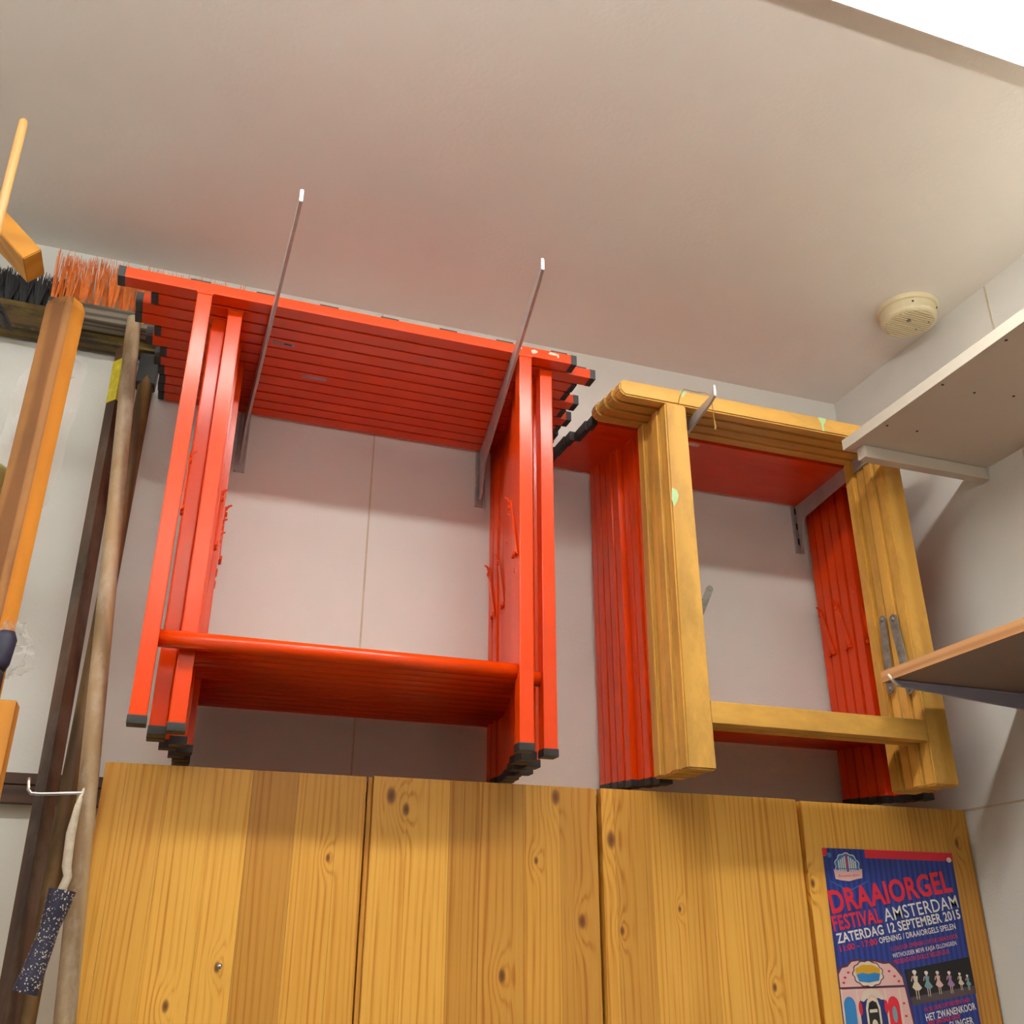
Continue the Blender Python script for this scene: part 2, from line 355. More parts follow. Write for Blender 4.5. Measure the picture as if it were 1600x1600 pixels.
# ------------------------------------------------------------------ red steel folding trestles
SPAN, BAR = .568, .808
def legmesh(h):
    k = ('leg', round(h, 4))
    if k not in CACHE:
        bm = bmesh.new(); addbox(bm, (0, 0, h/2), (.024, .024, h), .0022, 2); addbox(bm, (0, 0, h-.002), (.0265, .0265, .004), .0008, 1); CACHE[k] = fin(bm, 'steel_leg')
    return CACHE[k]
def crossmesh():
    if 'cross' not in CACHE:
        bm = bmesh.new(); addtube(bm, [(-SPAN/2+.011, 0, 0), (SPAN/2-.011, 0, 0)], .0130, 18); CACHE['cross'] = fin(bm, 'steel_crossbar', False)
        for p in CACHE['cross'].polygons: p.use_smooth = len(p.vertices) == 4
    return CACHE['cross']
def red_frame(t, x, y, zb, foot, pads, dbar, BAR):
    """one hinged half: x centre, y front face, zb underside of top bar (all local to the trestle)"""
    yc = y+.0145
    b = ob('top_bar', boxmesh('steel_top_bar', (BAR-.02, .0286, .020), .0018), M['red'], t, (x+dbar, yc, zb+.010))
    for s in (-1, 1): box('end_cap', (s*(BAR/2-.006), 0, 0), (.012, .0288, .0206), M['black'], b, .001)
    if pads:
        for i in range(7): box('rubber_pad', (-.276+.108*i, .002, .0135), (.033, .018, .008), M['black'], b, .001)
    for s in (-1, 1):
        lg = ob('leg', legmesh(zb-foot-.010), M['red'], t, (x+s*SPAN/2, yc-.002, foot+.010))
        box('foot_cap', (0, 0, -.004), (.0262, .0262, .013), M['black'], lg, .0015)
    ob('crossbar', crossmesh(), M['red'], t, (x, yc+(.005 if BAR > .8 else .001), foot+.128))
    return b
def staymesh(dy):
    k = ('stay', round(dy, 4))
    if k not in CACHE:
        bm = bmesh.new(); h = .108
        pts = [(0, dy-.006, 0), (0, dy+.006, 0), (0, .006, h), (0, .003, h+.006), (0, -.003, h+.006), (0, -.006, h)]
        addprism(bm, pts, (.002, 0, 0))
        CACHE[k] = fin(bm, 'stay')
    return CACHE[k]
def rivetmesh():
    if 'rivet' not in CACHE:
        bm = bmesh.new(); addtube(bm, [(-.001, 0, 0), (.0002, 0, 0), (.003, 0, 0), (.0042, 0, 0)], [.005, .0052, .0048, .003], 10); CACHE['rivet'] = fin(bm, 'rivet')
    return CACHE['rivet']
def hookmesh():
    if 'hook' not in CACHE:
        bm = bmesh.new()
        addtube(bm, [(0, 0, 0), (.001, 0, .004), (.004, -.001, .008), (.009, -.001, .0105)], [.0022, .0024, .0022, .0016], 6); CACHE['hook'] = fin(bm, 'hook', True)
    return CACHE['hook']
def stays(t, x, ya, yb, z0):
    """folding stays on the inner faces of both leg pairs, pivoting at the front frame, hooked on the rear one"""
    for s in (-1, 1):
        xi = x+s*(SPAN/2-.0135)
        st = ob('stay', staymesh(ya-yb), M['red'], t, (xi, yb, z0))
        if s > 0: st.scale = (-1, 1, 1)
        for (yy, zz) in ((0, .100), (ya-yb, .004), (ya-yb+.013, .002)):
            ob('rivet', rivetmesh(), M['red'], st, (.001, yy, zz))
        ob('hook', hookmesh(), M['red'], st, (.002, 0, .108))
def trestle(xs, ys, zbs, foots, pads, label, group, dbar=-.018, bar=BAR):
    rx, ry, rz = sum(xs)/2, sum(ys)/2+.0145, min(foots)-.0105
    t = empty('folding_trestle', (rx, ry, rz), label, 'trestle', group); out = [t]
    for x, y, zb, ft in zip(xs, ys, zbs, foots): out.append(red_frame(t, x-rx, y-ry, zb-rz, ft-rz, pads, dbar, bar))
    stays(t, xs[0]-rx, ys[0]+.012-ry, ys[1]+.012-ry, 2.163-rz)
    return out
ORD = ['frontmost', 'second from the front', 'third from the front', 'fourth from the front', 'fifth from the front', 'rearmost']
C1 = [.2365, .289, .264, .263, .295, .281, .306, .296, .303, .306, .304, .305]
Y1 = [-.400+.0327*k for k in range(12)]
left = []
for i in range(6):
    a, b_ = 2*i, 2*i+1
    left.append(trestle(C1[a:b_+1], Y1[a:b_+1], (2.555, 2.5545), (1.8355, 1.8355), i < 1,
        'red steel folding trestle, %s in the left stack on the brackets' % ORD[i], 'red trestles in the left stack'))
C2 = [1.122, 1.119, 1.120, 1.109, 1.107, 1.108, 1.107, 1.109]
Y2 = [-.2455+.0293*k for k in range(8)]
OR2 = ['foremost, right behind the yellow wooden trestles', 'second behind the yellow wooden trestles', 'third behind the yellow wooden trestles', 'against the wall']
right = []
for i in range(4):
    a, b_ = 2*i, 2*i+1
    zz = [2.546-.0022*(7-k) for k in (a, b_)]
    right.append(trestle(C2[a:b_+1], Y2[a:b_+1], zz, [z-.705 for z in zz], False,
        'red steel folding trestle in the right stack, %s' % OR2[i], 'red trestles in the right stack', -.0245, .755))
# worn spots and stickers on the top bars
def on_bar(bar, name, x, y, z, s, mat, rot=None):
    wl = bar.location+bar.parent.location
    return box(name, Vector((x, y, z))-wl, s, mat, bar, .0001, rot)
b0 = left[0][1]; b1 = left[0][2]
for (x, z, sx, sz) in ((.508, 2.572, .010, .006), (.537, 2.566, .012, .010), (.575, 2.5715, .018, .006), (.585, 2.567, .004, .008)):
    bm = bmesh.new()
    n = 9; pts = [(sx*.7*math.cos(a*2*math.pi/n)*R.uniform(.5, 1.1), 0, sz*.7*math.sin(a*2*math.pi/n)*R.uniform(.5, 1)) for a in range(n)]
    addprism(bm, pts, (0, .0004, 0)); o = ob('bare_patch', fin(bm, 'bare_patch'), M['chip'], b0); o.location = Vector((x, -.4004, min(z, 2.569)))-(b0.location+b0.parent.location)
b3 = left[1][2]
on_bar(b3, 'sticker', .095, Y1[3]+.012, 2.5543, (.040, .010, .0004), M['sticker'])
on_bar(b3, 'sticker_print', .103, Y1[3]+.012, 2.5540, (.014, .005, .0004), M['sticker_print'])
b6 = left[3][1]
on_bar(b6, 'sticker', .165, Y1[6]+.012, 2.5548, (.046, .011, .0004), M['sticker'])
on_bar(right[0][1], 'sticker', .955, Y2[0]+.012, 2.5304, (.030, .010, .0004), M['chip'])

# ------------------------------------------------------------------ yellow wooden trestles
WC, WS = 1.090, .500
def wood_frame(t, x, y, zb, foot, th, cross, bx, l):
    def P(pts, d, name, mat, par, loc): 
        bm = bmesh.new(); addprism(bm, pts, (0, d, 0)); bmesh.ops.bevel(bm, geom=bm.edges[:], offset=.003, segments=2, affect='EDGES'); return ob(name, fin(bm, name), mat, par, loc)
    h = .035
    P([(-l/2+.010, 0, 0), (l/2-.010, 0, 0), (l/2, 0, .010), (l/2, 0, h-.008), (l/2-.008, 0, h), (-l/2+.008, 0, h), (-l/2, 0, h-.010), (-l/2, 0, .010)], th, 'top_bar', M['ywoodx'], t, (bx, y, zb))
    hh = zb-foot
    for s in (-1, 1):
        P([(-s*.027, 0, 0), (s*.028, 0, 0), (s*.022, 0, hh), (-s*.024, 0, hh)], th, 'leg', M['ywood'], t, (x+s*WS/2, y, foot))
    if cross:
        box('crossbar', (x, y+th/2, foot+.098), (WS-.050, th, .038), M['ywoodx'], t, .002)
TH = .0268
def wood_trestle(ys, xs, label, cross, bos, bls):
    t = empty('wooden_trestle', (WC, ys[0]+TH, 1.83), label, 'trestle', 'yellow wooden trestles')
    for y, x, bo, bl in zip(ys, xs, bos, bls): wood_frame(t, x-WC, y-t.location.y, 2.529-1.83, .0, TH, cross, 1.0725-WC+bo, bl)
    return t
YW = [-.373, -.3435, -.314, -.2845]
wt0 = wood_trestle(YW[:2], (1.090, 1.0865), 'yellow varnished wooden trestle at the front of the right stack', True, (0, -.003), (.70, .70))
wt1 = wood_trestle(YW[2:], (1.092, 1.0855), 'second yellow wooden trestle pressed against the red ones', False, (.012, .010), (.735, .740))
# grey metal stays of the wooden trestles (on the inner face of the right legs; one swings free on the left)
def strap(t, p, q, wd, nrm, th=.003):
    p, q = Vector(p), Vector(q); d = (q-p).normalized(); nrm = Vector(nrm).normalized(); s = d.cross(nrm).normalized()
    n = 6; pts = []
    for k in range(n+1): a = math.pi*k/n; pts.append(q+(s*math.cos(a)+d*math.sin(a))*wd/2)
    for k in range(n+1): a = math.pi*k/n; pts.append(p+(-s*math.cos(a)-d*math.sin(a))*wd/2)
    o = prism('stay', [v-t.location for v in pts], nrm*th, M['greysteel'], t)
    for e in (p, q): 
        bm = bmesh.new(); addtube(bm, [e-nrm*.001, e+nrm*.004, e+nrm*.006], [.0045, .0045, .003], 10); ob('rivet', fin(bm, 'rivet'), M['greysteel'], o, -Vector(t.location))
    return o
xi = 1.3072
strap(wt1, (xi, -.304, 2.020), (xi, -.313, 2.158), .017, (-1, 0, 0))
strap(wt0, (xi, -.357, 2.008), (xi, -.343, 2.150), .020, (-1, 0, 0))
strap(wt1, (.866, -.257, 2.02), (.953, -.257, 2.20), .014, (0, 1, 0), .002)
# drips and a loop of twine
def blob(name, pts, d, mat, par):
    return prism(name, [Vector(p)-par.location for p in pts], d, mat, par)
fy = -.3732
blob('paint_drip', [(1.172, fy, 2.563), (1.192, fy, 2.562), (1.188, fy, 2.552), (1.184, fy, 2.548), (1.184, fy, 2.532), (1.179, fy, 2.531), (1.178, fy, 2.549), (1.174, fy, 2.556)], (0, .0004, 0), M['mint'], wt0)
blob('paint_drip', [(.853, fy, 2.562), (.868, fy, 2.561), (.862, fy, 2.553), (.859, fy, 2.546), (.855, fy, 2.552)], (0, .0004, 0), M['mint'], wt0)
blob('paint_drip', [(.820, fy, 2.345), (.830, fy, 2.341), (.833, fy, 2.330), (.829, fy, 2.318), (.822, fy, 2.306), (.8175, fy, 2.320)], (0, .0004, 0), M['mint'], wt0)
tw = [(.846, -.374, 2.528), (.852, -.3745, 2.550), (.861, -.374, 2.566), (.875, -.365, 2.5725), (.896, -.362, 2.574), (.912, -.368, 2.5715), (.921, -.375, 2.562), (.9225, -.376, 2.54), (.9225, -.376, 2.515), (.9235, -.377, 2.49), (.921, -.377, 2.484)]
o = tube('twine', tw, [.0009]*9+[.0022, .003], M['twine'], None, 6); tag(o, 'thin loop of jute twine dangling from the yellow top bar', 'twine')

# ------------------------------------------------------------------ wall brackets
def bracket(root, tip, tipup, label, h0=.052, h1=.014, rail=(2.425, 2.76), th=.005):
    t = empty('shelf_bracket', (root[0], 0, rail[0]), label, 'bracket')
    o = t.location
    rl = bmesh.new()
    addbox(rl, (-.009, -.004, (rail[1]-rail[0])/2), (.003, .008, rail[1]-rail[0]), .0006); addbox(rl, (.009, -.004, (rail[1]-rail[0])/2), (.003, .008, rail[1]-rail[0]), .0006)
    addbox(rl, (0, -.0015, (rail[1]-rail[0])/2), (.018, .003, rail[1]-rail[0]), .0006)
    rr = ob('rail', fin(rl, 'rail'), M['steel'], t)
    for k in range(8): box('slot', (0, -.0034, .03+k*.04), (.004, .0012, .016), M['dark'], rr, .0004)
    a = Vector(root)-o; b = Vector(tip)-o; d = b-a; s = Vector((0, 0, 1)).cross(d).normalized()
    st = a+d*.012/d.length
    P_ = [st, st+Vector((0, 0, -.115)), st+d*.035+Vector((0, 0, -.105)), st+d*.075+Vector((0, 0, -h0-.006)), a+d*.14+Vector((0, 0, -h0)), a+d*.95+Vector((0, 0, -h1)), b+Vector((0, 0, -h1*.6)), b+Vector((0, 0, tipup)), b-d*.012+Vector((0, 0, tipup)), b-d*.016]
    prism('arm', [p-s*th/2 for p in P_], s*th, M['steel'], t, bev=.0008)
    return t
bracket((.055, 0, 2.5525), (.0715, -.684, 2.5525), .014, 'long steel shelf bracket through the left end of the left stack')
bracket((.558, 0, 2.5525), (.4575, -.655, 2.5525), .014, 'long steel shelf bracket through the right end of the left stack')
bracket((.926, 0, 2.545), (.880, -.456, 2.517), .016, 'shorter steel bracket sticking out between the yellow trestle legs')
tb = bracket((1.362, 0, 2.545), (1.304, -.372, 2.522), .000, 'dark steel bracket carrying the right end of the yellow trestles', h0=.040, h1=.026)

# ------------------------------------------------------------------ right-hand shelves
t = empty('white_shelf', (1.20, -.402, 2.475), 'cream melamine shelf board high on the right wall', 'shelf')
box('board', (.165, -.75, .011), (.33, 1.5, .0215), M['melamine'], t, .0008)
box('edge_band', (-.0008, -.75, .011), (.0016, 1.4995, .0222), M['edge'], t, .0003)
box('cleat', (.174, -.024, -.0135), (.306, .022, .026), M['melamine'], t, .001)
for x, y in ((.012, -.416), (.011, -.269), (.084, -.266), (.015, -.114), (.084, -.115), (.16, -.43), (.16, -.28)):
    bm = bmesh.new(); addtube(bm, [(x, y, .0006), (x, y, -.0004)], .0026, 10); ob('peg_hole', fin(bm, 'peg_hole'), M['dark'], t)
t = empty('laminate_shelf', (1.20, -.410, 1.998), 'beech laminate shelf with wood grain edge low on the right wall', 'shelf')
box('board', (.165, -.70, .010), (.33, 1.4, .0198), M['lambottom'], t, .0006)
box('edge_band', (-.0008, -.70, .010), (.0016, 1.3995, .0204), M['lamshelf'], t, .0003)
t = empty('shelf_support', (W, -.432, 1.997), 'pale steel shelf support with white tip under the beech shelf', 'bracket')
prism('gusset', [(-.324, 0, 0), (-.316, 0, -.009), (-.03, 0, -.030), (-.0005, 0, -.034), (-.0005, 0, 0)], (0, .004, 0), M['bracketw'], t)
box('top_flange', (-.162, .002, -.0012), (.322, .016, .0022), M['bracketw'], t, .0005)
tube('tip', [(-.336, -.002, .010), (-.330, -.003, .002), (-.322, -.002, -.005), (-.310, .001, -.008)], [.0022, .003, .003, .002], M['white'], t, 8)

# ------------------------------------------------------------------ smoke detector
t = empty('smoke_detector', (1.430, -.405, H), 'round cream smoke detector on the ceiling by the corner', 'smoke detector')
bm = bmesh.new(); addlathe(bm, [(.066, 0), (.066, -.006), (.064, -.009), (.060, -.010)], 48); ob('base', fin(bm, 'base'), M['cream'], t)
bm = bmesh.new(); addlathe(bm, [(.058, -.008), (.060, -.012), (.060, -.030), (.057, -.036), (.052, -.0385), (.0515, -.037)], 48); ob('cover', fin(bm, 'cover'), M['cream'], t)
for i in range(15):
    y = -.046+.092*i/14; ln = 2*math.sqrt(max(.0005, .051**2-y*y))
    box('grille_slat', (0, y, -.0385), (ln, .0032, .004), M['cream'], t, .0005)
for x, y, r in ((-.012, -.012, .005), (.026, .010, .0022), (.034, -.022, .0022)):
    bm = bmesh.new(); addtube(bm, [(x, y, -.038), (x, y, -.0412)], r, 12); ob('indicator', fin(bm, 'indicator'), M['greysteel'], t)
for x, y in ((-.03, -.0515), (.035, -.0492)):
    bm = bmesh.new(); addtube(bm, [(x, y, -.02), (x*1.03, y*1.03, -.02)], .0022, 10); ob('vent_hole', fin(bm, 'vent_hole'), M['dark'], t)

# ------------------------------------------------------------------ poster
KP = 1.0126*KC/1000
po = empty('festival_poster', (1.1645*KC, YC-.0015, fz(1.7305)), 'blue festival poster with red and white lettering pinned on the right door', 'poster')
box('sheet', (.1485, .0003, -.21), (.297, .0006, .42), M['p_blue'], po, 0)
LAY = [0]
def flat(name, pts, mat, lay, th=.00012):
    z = -.00002-lay*.00016
    return prism(name, [(u*KP, z, -v*KP) for u, v in pts], (0, -th, 0), mat, po)
def lettering(text, a, b, cap, mat, lay=4, bold=.018, spc=1.0):
    cu = bpy.data.curves.new('lettering', 'FONT'); cu.body = text; cu.offset = bold; cu.space_character = spc; cu.resolution_u = 3; cu.fill_mode = 'FRONT'
    tmp = bpy.data.objects.new('tmp', cu); COL.objects.link(tmp)
    me = bpy.data.meshes.new_from_object(tmp.evaluated_get(bpy.context.evaluated_depsgraph_get()))
    bpy.data.objects.remove(tmp); bpy.data.curves.remove(cu)
    xs = [v.co.x for v in me.vertices]; x0, x1 = min(xs), max(xs); ch = .70
    A = Vector((a[0], a[1])); B = Vector((b[0], b[1])); d = B-A; ln = d.length; d.normalize(); nn = Vector((d.y, -d.x))
    if nn.y > 0: nn = -nn
    for v in me.vertices:
        p = A+d*((v.co.x-x0)/(x1-x0)*ln)+nn*(v.co.y/ch*cap)
        v.co = Vector((p.x*KP, -.00002-lay*.00016, -p.y*KP))
    bm = bmesh.new(); bm.from_mesh(me); bpy.data.meshes.remove(me)
    bmesh.ops.remove_doubles(bm, verts=bm.verts[:], dist=1e-7)
    bm.normal_update()
    for f in bm.faces:
        f.smooth = False
        if f.normal.y > 0: f.normal_flip()
    me = bpy.data.meshes.new('lettering'); bm.to_mesh(me); bm.free()
    o = ob('lettering', me, mat, po); return o
flat('colour_band', [(0, 0), (9, 0), (9, 14.5), (0, 14.5)], M['p_red'], 1); flat('colour_band', [(91, 0), (291, 0), (291, 15), (91, 15)], M['p_red'], 1)
flat('pennant', [(9, 0), (91.3, 0), (89, 55), (46, 72), (8, 55.6)], M['p_blue'], 2)
flat('pennant_edge', [(89, 55), (90.2, 55.6), (46, 73.4), (7.6, 56.6), (8, 55.6), (46, 72)], M['p_sky'], 2)
def ring(cx, cy, rx, ry, n=40, sc=0, k=9): return [(cx+rx*(1+sc*abs(math.sin(k*a/2)))*math.cos(a), cy+ry*(1+sc*abs(math.sin(k*a/2)))*math.sin(a)) for a in [2*math.pi*i/n for i in range(n)]]
flat('emblem', ring(49, 31, 25, 22, 72, .12, 10), M['p_white'], 3); flat('emblem', ring(49, 31, 23.3, 20.3, 72, .12, 10), M['p_sky'], 4)
for i in range(9):
    x = 31+i*4.5; hh = 15+(4-abs(i-4))*2.6
    flat('emblem_pipe', [(x-1.4, 36-hh), (x+1.4, 36-hh), (x+1.4, 42), (x-1.4, 42)], M['p_red'] if i == 4 else M['p_white'], 5)
flat('emblem', [(26, 34), (72, 34), (72, 35.5), (26, 35.5)], M['p_sky'], 6)
flat('emblem_ribbon', [(18, 36), (33, 39), (49, 40), (65, 38), (80, 34), (78, 50), (66, 52), (49, 56), (33, 55), (20, 53)], M['p_pink'], 7)
lettering('Amsterdam', (26, 50), (73, 47), 5, M['p_red'], 9, .0)
lettering('DRAAIORGEL', (3.9, 110.1), (278.5, 67.8), 36.5, M['p_red'], 4, .03, 1.04)
lettering('FESTIVAL', (3.8, 139.2), (109.3, 123.2), 23.5, M['p_red'], 4, .026, 1.05)
lettering('AMSTERDAM', (115.4, 123.1), (285.9, 96.5), 22, M['p_white'], 4, .006, 1.05)
lettering('ZATERDAG 12 SEPTEMBER 2015', (7.9, 159.6), (286.3, 115.1), 15.5, M['p_white'], 4, .024, 1.05)
lettering('11:00 - 17:00', (11.5, 173.0), (92.0, 160.2), 9.6, M['p_red'], 4, .02)
lettering('OPENING / DRAAIORGELS SPELEN', (96.7, 159.1), (270.9, 133.2), 9.4, M['p_white'], 4, .016, 1.06)
lettering('11.00 UUR OPENING OP DE DAM DOOR', (119.9, 171.5), (272.2, 148.7), 6.8, M['p_red'], 4, .010, 1.08)
lettering('WETHOUDER MEVR KAJSA OLLONGREN', (120.8, 182.9), (266.3, 160.5), 7, M['p_white'], 4, .010, 1.08)
lettering('PRESENTATIE DOLLY BELLEFLEUR', (121.9, 193.1), (247.3, 174.6), 7, M['p_red'], 4, .010, 1.08)
flat('photo_print', [(141.2, 202.2), (290.4, 180.4), (292, 240.4), (147.9, 259.1)], M['p_dark'], 2)
flat('photo_print', [(146.5, 246), (291.6, 228), (292, 240.4), (147.9, 259.1)], M['p_floor'], 3)
for (x, y, s, cm) in ((162, 215, 1.0, 'p_cream'), (187.5, 215, .88, 'p_teal'), (212, 214, .8, 'p_pink'), (238, 214, .78, 'p_lilac'), (261, 214.5, .62, 'p_cream'), (277.5, 217, .55, 'p_teal')):
    flat('printed_dancer', ring(x, y-9.5*s, 4.6*s, 3.4*s, 14), M['p_white'], 5)
    flat('printed_dancer', ring(x, y-6*s, 2.6*s, 3.0*s, 12), M['p_pink'], 4)
    flat('printed_dancer', [(x-5*s, y-3*s), (x+6*s, y-3*s), (x+4*s, y+6*s), (x+12*s, y+16*s), (x+6*s, y+20*s), (x-3*s, y+20*s), (x-9*s, y+15*s), (x-3*s, y+6*s)], M[cm], 4)
    flat('printed_dancer', [(x-7*s, y-2*s), (x-5*s, y-3*s), (x-8*s, y+6*s), (x-10*s, y+5*s)], M['p_pink'], 4)
    for q in (-2, 3): flat('printed_dancer', [(x+(q-.8)*s, y+19*s), (x+(q+1)*s, y+19*s), (x+(q+.6)*s, y+34*s), (x+(q-.4)*s, y+34*s)], M['p_cream'], 4)
# organ front in the lower left corner, as a plain ornate facade
flat('printed_organ', [(0, 205), (8, 196), (20, 194), (30, 186), (45, 184), (62, 187), (80, 185), (98, 189), (112, 188), (126, 198), (138, 212), (142, 240), (149, 300), (0, 300)], M['p_plum'], 2)
flat('printed_organ', [(2, 209), (10, 199), (22, 197), (32, 189), (45, 187.5), (62, 190.5), (80, 188.5), (98, 192.5), (111, 191.5), (123, 201), (134, 214), (138, 240), (145, 299), (2, 299)], M['p_pink'], 3)
flat('printed_organ', ring(63, 208, 30, 20, 48, .12, 11), M['p_plum'], 4); flat('printed_organ', ring(63, 208, 28, 18.2, 48, .12, 11), M['p_cream'], 5)
flat('printed_organ', ring(63, 204, 25, 10, 40, .08, 8), M['p_gold'], 6); flat('printed_organ', [(38, 209), (50, 206), (63, 208), (76, 206), (88, 208), (84, 219), (63, 222), (42, 220)], M['p_sky'], 7)
for x in (1, 33, 92, 122): flat('printed_organ', [(x, 232), (x+3, 232), (x+3, 299), (x, 299)], M['p_cream'], 5)
flat('printed_organ', [(0, 229), (142, 226), (142.5, 229.5), (0, 232.5)], M['p_plum'], 4)
for (cx, wd, col) in ((17, 12, 'p_sky'), (48, 11, 'p_navy'), (81, 11, 'p_navy'), (108, 12, 'p_red')):
    flat('printed_organ', [(cx-wd, 299), (cx-wd, 258)]+[(cx-wd*math.cos(a), 258-wd*1.2*math.sin(a)) for a in [math.pi*i/10 for i in range(1, 10)]]+[(cx+wd, 258), (cx+wd, 299)], M[col], 4)
flat('printed_organ', [(40, 250), (48, 236), (64, 231), (80, 235), (90, 248), (84, 249), (64, 240), (46, 252)], M['p_cream'], 6)
flat('printed_organ', [(49, 299), (49, 262), (53, 250), (64, 245), (75, 249), (79, 261), (79, 299)], M['p_cream'], 5)
flat('printed_organ', [(53, 299), (53, 264), (57, 254), (64, 250), (72, 253), (75, 263), (75, 299)], M['p_dark'], 6)
flat('printed_organ', [(56, 264), (72, 263), (72, 268), (56, 269)], M['p_cream'], 7); flat('printed_organ', ring(64, 288, 6, 9, 16), M['p_cream'], 7)
flat('printed_organ', ring(108, 272, 5, 13, 20), M['p_teal'], 5); flat('printed_organ', ring(38, 262, 4, 11, 16), M['p_red'], 6); flat('printed_organ', ring(92, 260, 4, 11, 16), M['p_red'], 6)
for x, y in ((14, 214), (22, 206), (108, 204), (118, 212), (126, 220), (10, 222), (130, 255), (131, 275)): flat('printed_organ', ring(x, y, 3, 1.8, 10), M['p_red'], 5)
lettering('14.30 UUR OPTREDEN VAN', (172.9, 269.3), (274.6, 253.8), 6.8, M['p_red'], 4, .010, 1.08)
lettering('HET ZWANENKOOR', (172.9, 283.6), (285.7, 266.3), 11, M['p_white'], 4, .018, 1.05)
lettering('MET SPECIALE GAST', (176.2, 290.0), (248.0, 280.0), 6, M['p_red'], 4, .02)
lettering('SLINGER', (222.4, 296.5), (275.3, 289.0), 11, M['p_white'], 4, .018, 1.05)
def pin(x, z, mat, label):
    t = empty('push_pin', (x*KC, YC-.0022, fz(z)), label, 'pin')
    tube('head', [(0, 0, 0), (0, -.002, 0), (0, -.0045, 0), (0, -.0055, 0)], [.0035, .0048, .0046, .003], mat, t, 14)
    tube('needle', [(0, .004, 0), (0, 0, 0)], .0005, M['chrome'], t, 6)
pin(1.1745, 1.7175, M['p_sky'], 'blue push pin in the top left poster corner'); pin(1.4465, 1.717, M['p_white'], 'white push pin in the top right poster corner')

# ------------------------------------------------------------------ things standing at the left
# batten on the wall
t = empty('wall_batten', (-.9, 0, 1.772), 'dark brown grooved batten fixed along the wall beside the cabinet', 'batten')
box('upper_strip', (.33, -.010, .038), (1.10, .020, .018), M['batten'], t, .001)
box('lower_strip', (.33, -.011, .013), (1.10, .022, .028), M['batten'], t, .001)
# brooms
def bristles(name, parent, x0, x1, nx, ny, z0, h, mat, spread, n=20, seed=1, r=.0007, dy=.014):
    q = random.Random(seed); bm = bmesh.new()
    for j in range(ny):
        for i in range(nx):
            bx = x0+(x1-x0)*(i+.5+(.25 if j % 2 else -.25))/nx; by = (j-(ny-1)/2)*dy
            for k in range(n):
                a = q.uniform(0, 6.283); rr = math.sqrt(q.random()); e = spread*rr
                p0 = Vector((bx+.004*rr*math.cos(a), by+.004*rr*math.sin(a), z0))
                p2 = Vector((bx+e*math.cos(a)+q.uniform(-.002, .002), by+e*math.sin(a)*.7, z0+h*q.uniform(.88, 1.06)))
                addtube(bm, [p0, (p0*.5+p2*.5)+Vector((q.uniform(-.001, .001), 0, 0)), p2], [r*1.1, r, r*.6], 3, False)
    o = ob(name, fin(bm, name), mat, parent); o['kind'] = 'stuff'; return o
ba = empty('push_broom', (-.152, -.078, 2.655), 'upturned broom with orange bristles and grey weathered head near the ceiling', 'broom')
box('head', (0, 0, .016), (.365, .046, .034), M['greywood'], ba, .003)
bristles('bristles', ba, -.184, .180, 14, 2, .030, .116, M['orange'], .016, 24, 3, .0008)
tube('screw', [(-.012, -.0225, .012), (-.012, -.0255, .012), (-.012, -.027, .012)], [.0045, .005, .003], M['yellow'], ba, 12)
bb = empty('push_broom', (-.335, -.028, 2.632), 'dark broom with black bristles and mossy head behind the orange one', 'broom')
box('head', (0, 0, .036), (.455, .042, .060), M['olive'], bb, .004)
bristles('bristles', bb, -.22, .02, 9, 3, .066, .072, M['blackbr'], .018, 34, 5, .0011)
prism('collar', [(.174, -.018, -.066), (.210, -.018, -.066), (.213, -.018, .002), (.175, -.018, .002)], (0, .036, 0), M['black'], bb, bev=.002)
tube('handle', [(.193, .0, -.02), (.194, -.02, -.18), (.198, -.10, -.75), (.200, -.295, -2.60)], .0145, M['dkpole'], bb, 14)
# loose poles
def lean(name, p, q, r, mat, label, n=14, cat='pole'):
    t = empty(name, q, label, cat)
    P_, Q_ = Vector(p)-Vector(q), Vector((0, 0, 0)); d = (Q_-P_)
    tube('shaft', [P_-d.normalized()*.004, P_, P_+d*.02, P_+d*.5, Q_], [r*.55, r*.9, r, r, r], mat, t, n); return t
lean('wooden_pole', (-.1765, -.125, 2.655), (.045, -.585, .012), .0138, M['tanpole'], 'pale tan round pole leaning in front of the cabinet edge')
t = empty('iron_bar', (-.118, -.40, .012), 'dark rusty square bar with yellow painted top leaning at the wall', 'bar')
a, b_ = Vector((-.189, -.055, 2.625))-t.location, Vector((0, 0, 0))
def sqbar(name, p, q, s, mat, parent):
    bm = bmesh.new(); addtube(bm, [p, q], s*.7071, 4); me = fin(bm, name); return ob(name, me, mat, parent)
d = b_-a
sqbar('shaft', a+d*.045, b_, .023, M['rustpole'], t); sqbar('painted_top', a+d*.012, a+d*.05, .0238, M['yellow'], t); sqbar('tip', a, a+d*.013, .022, M['rustpole'], t)
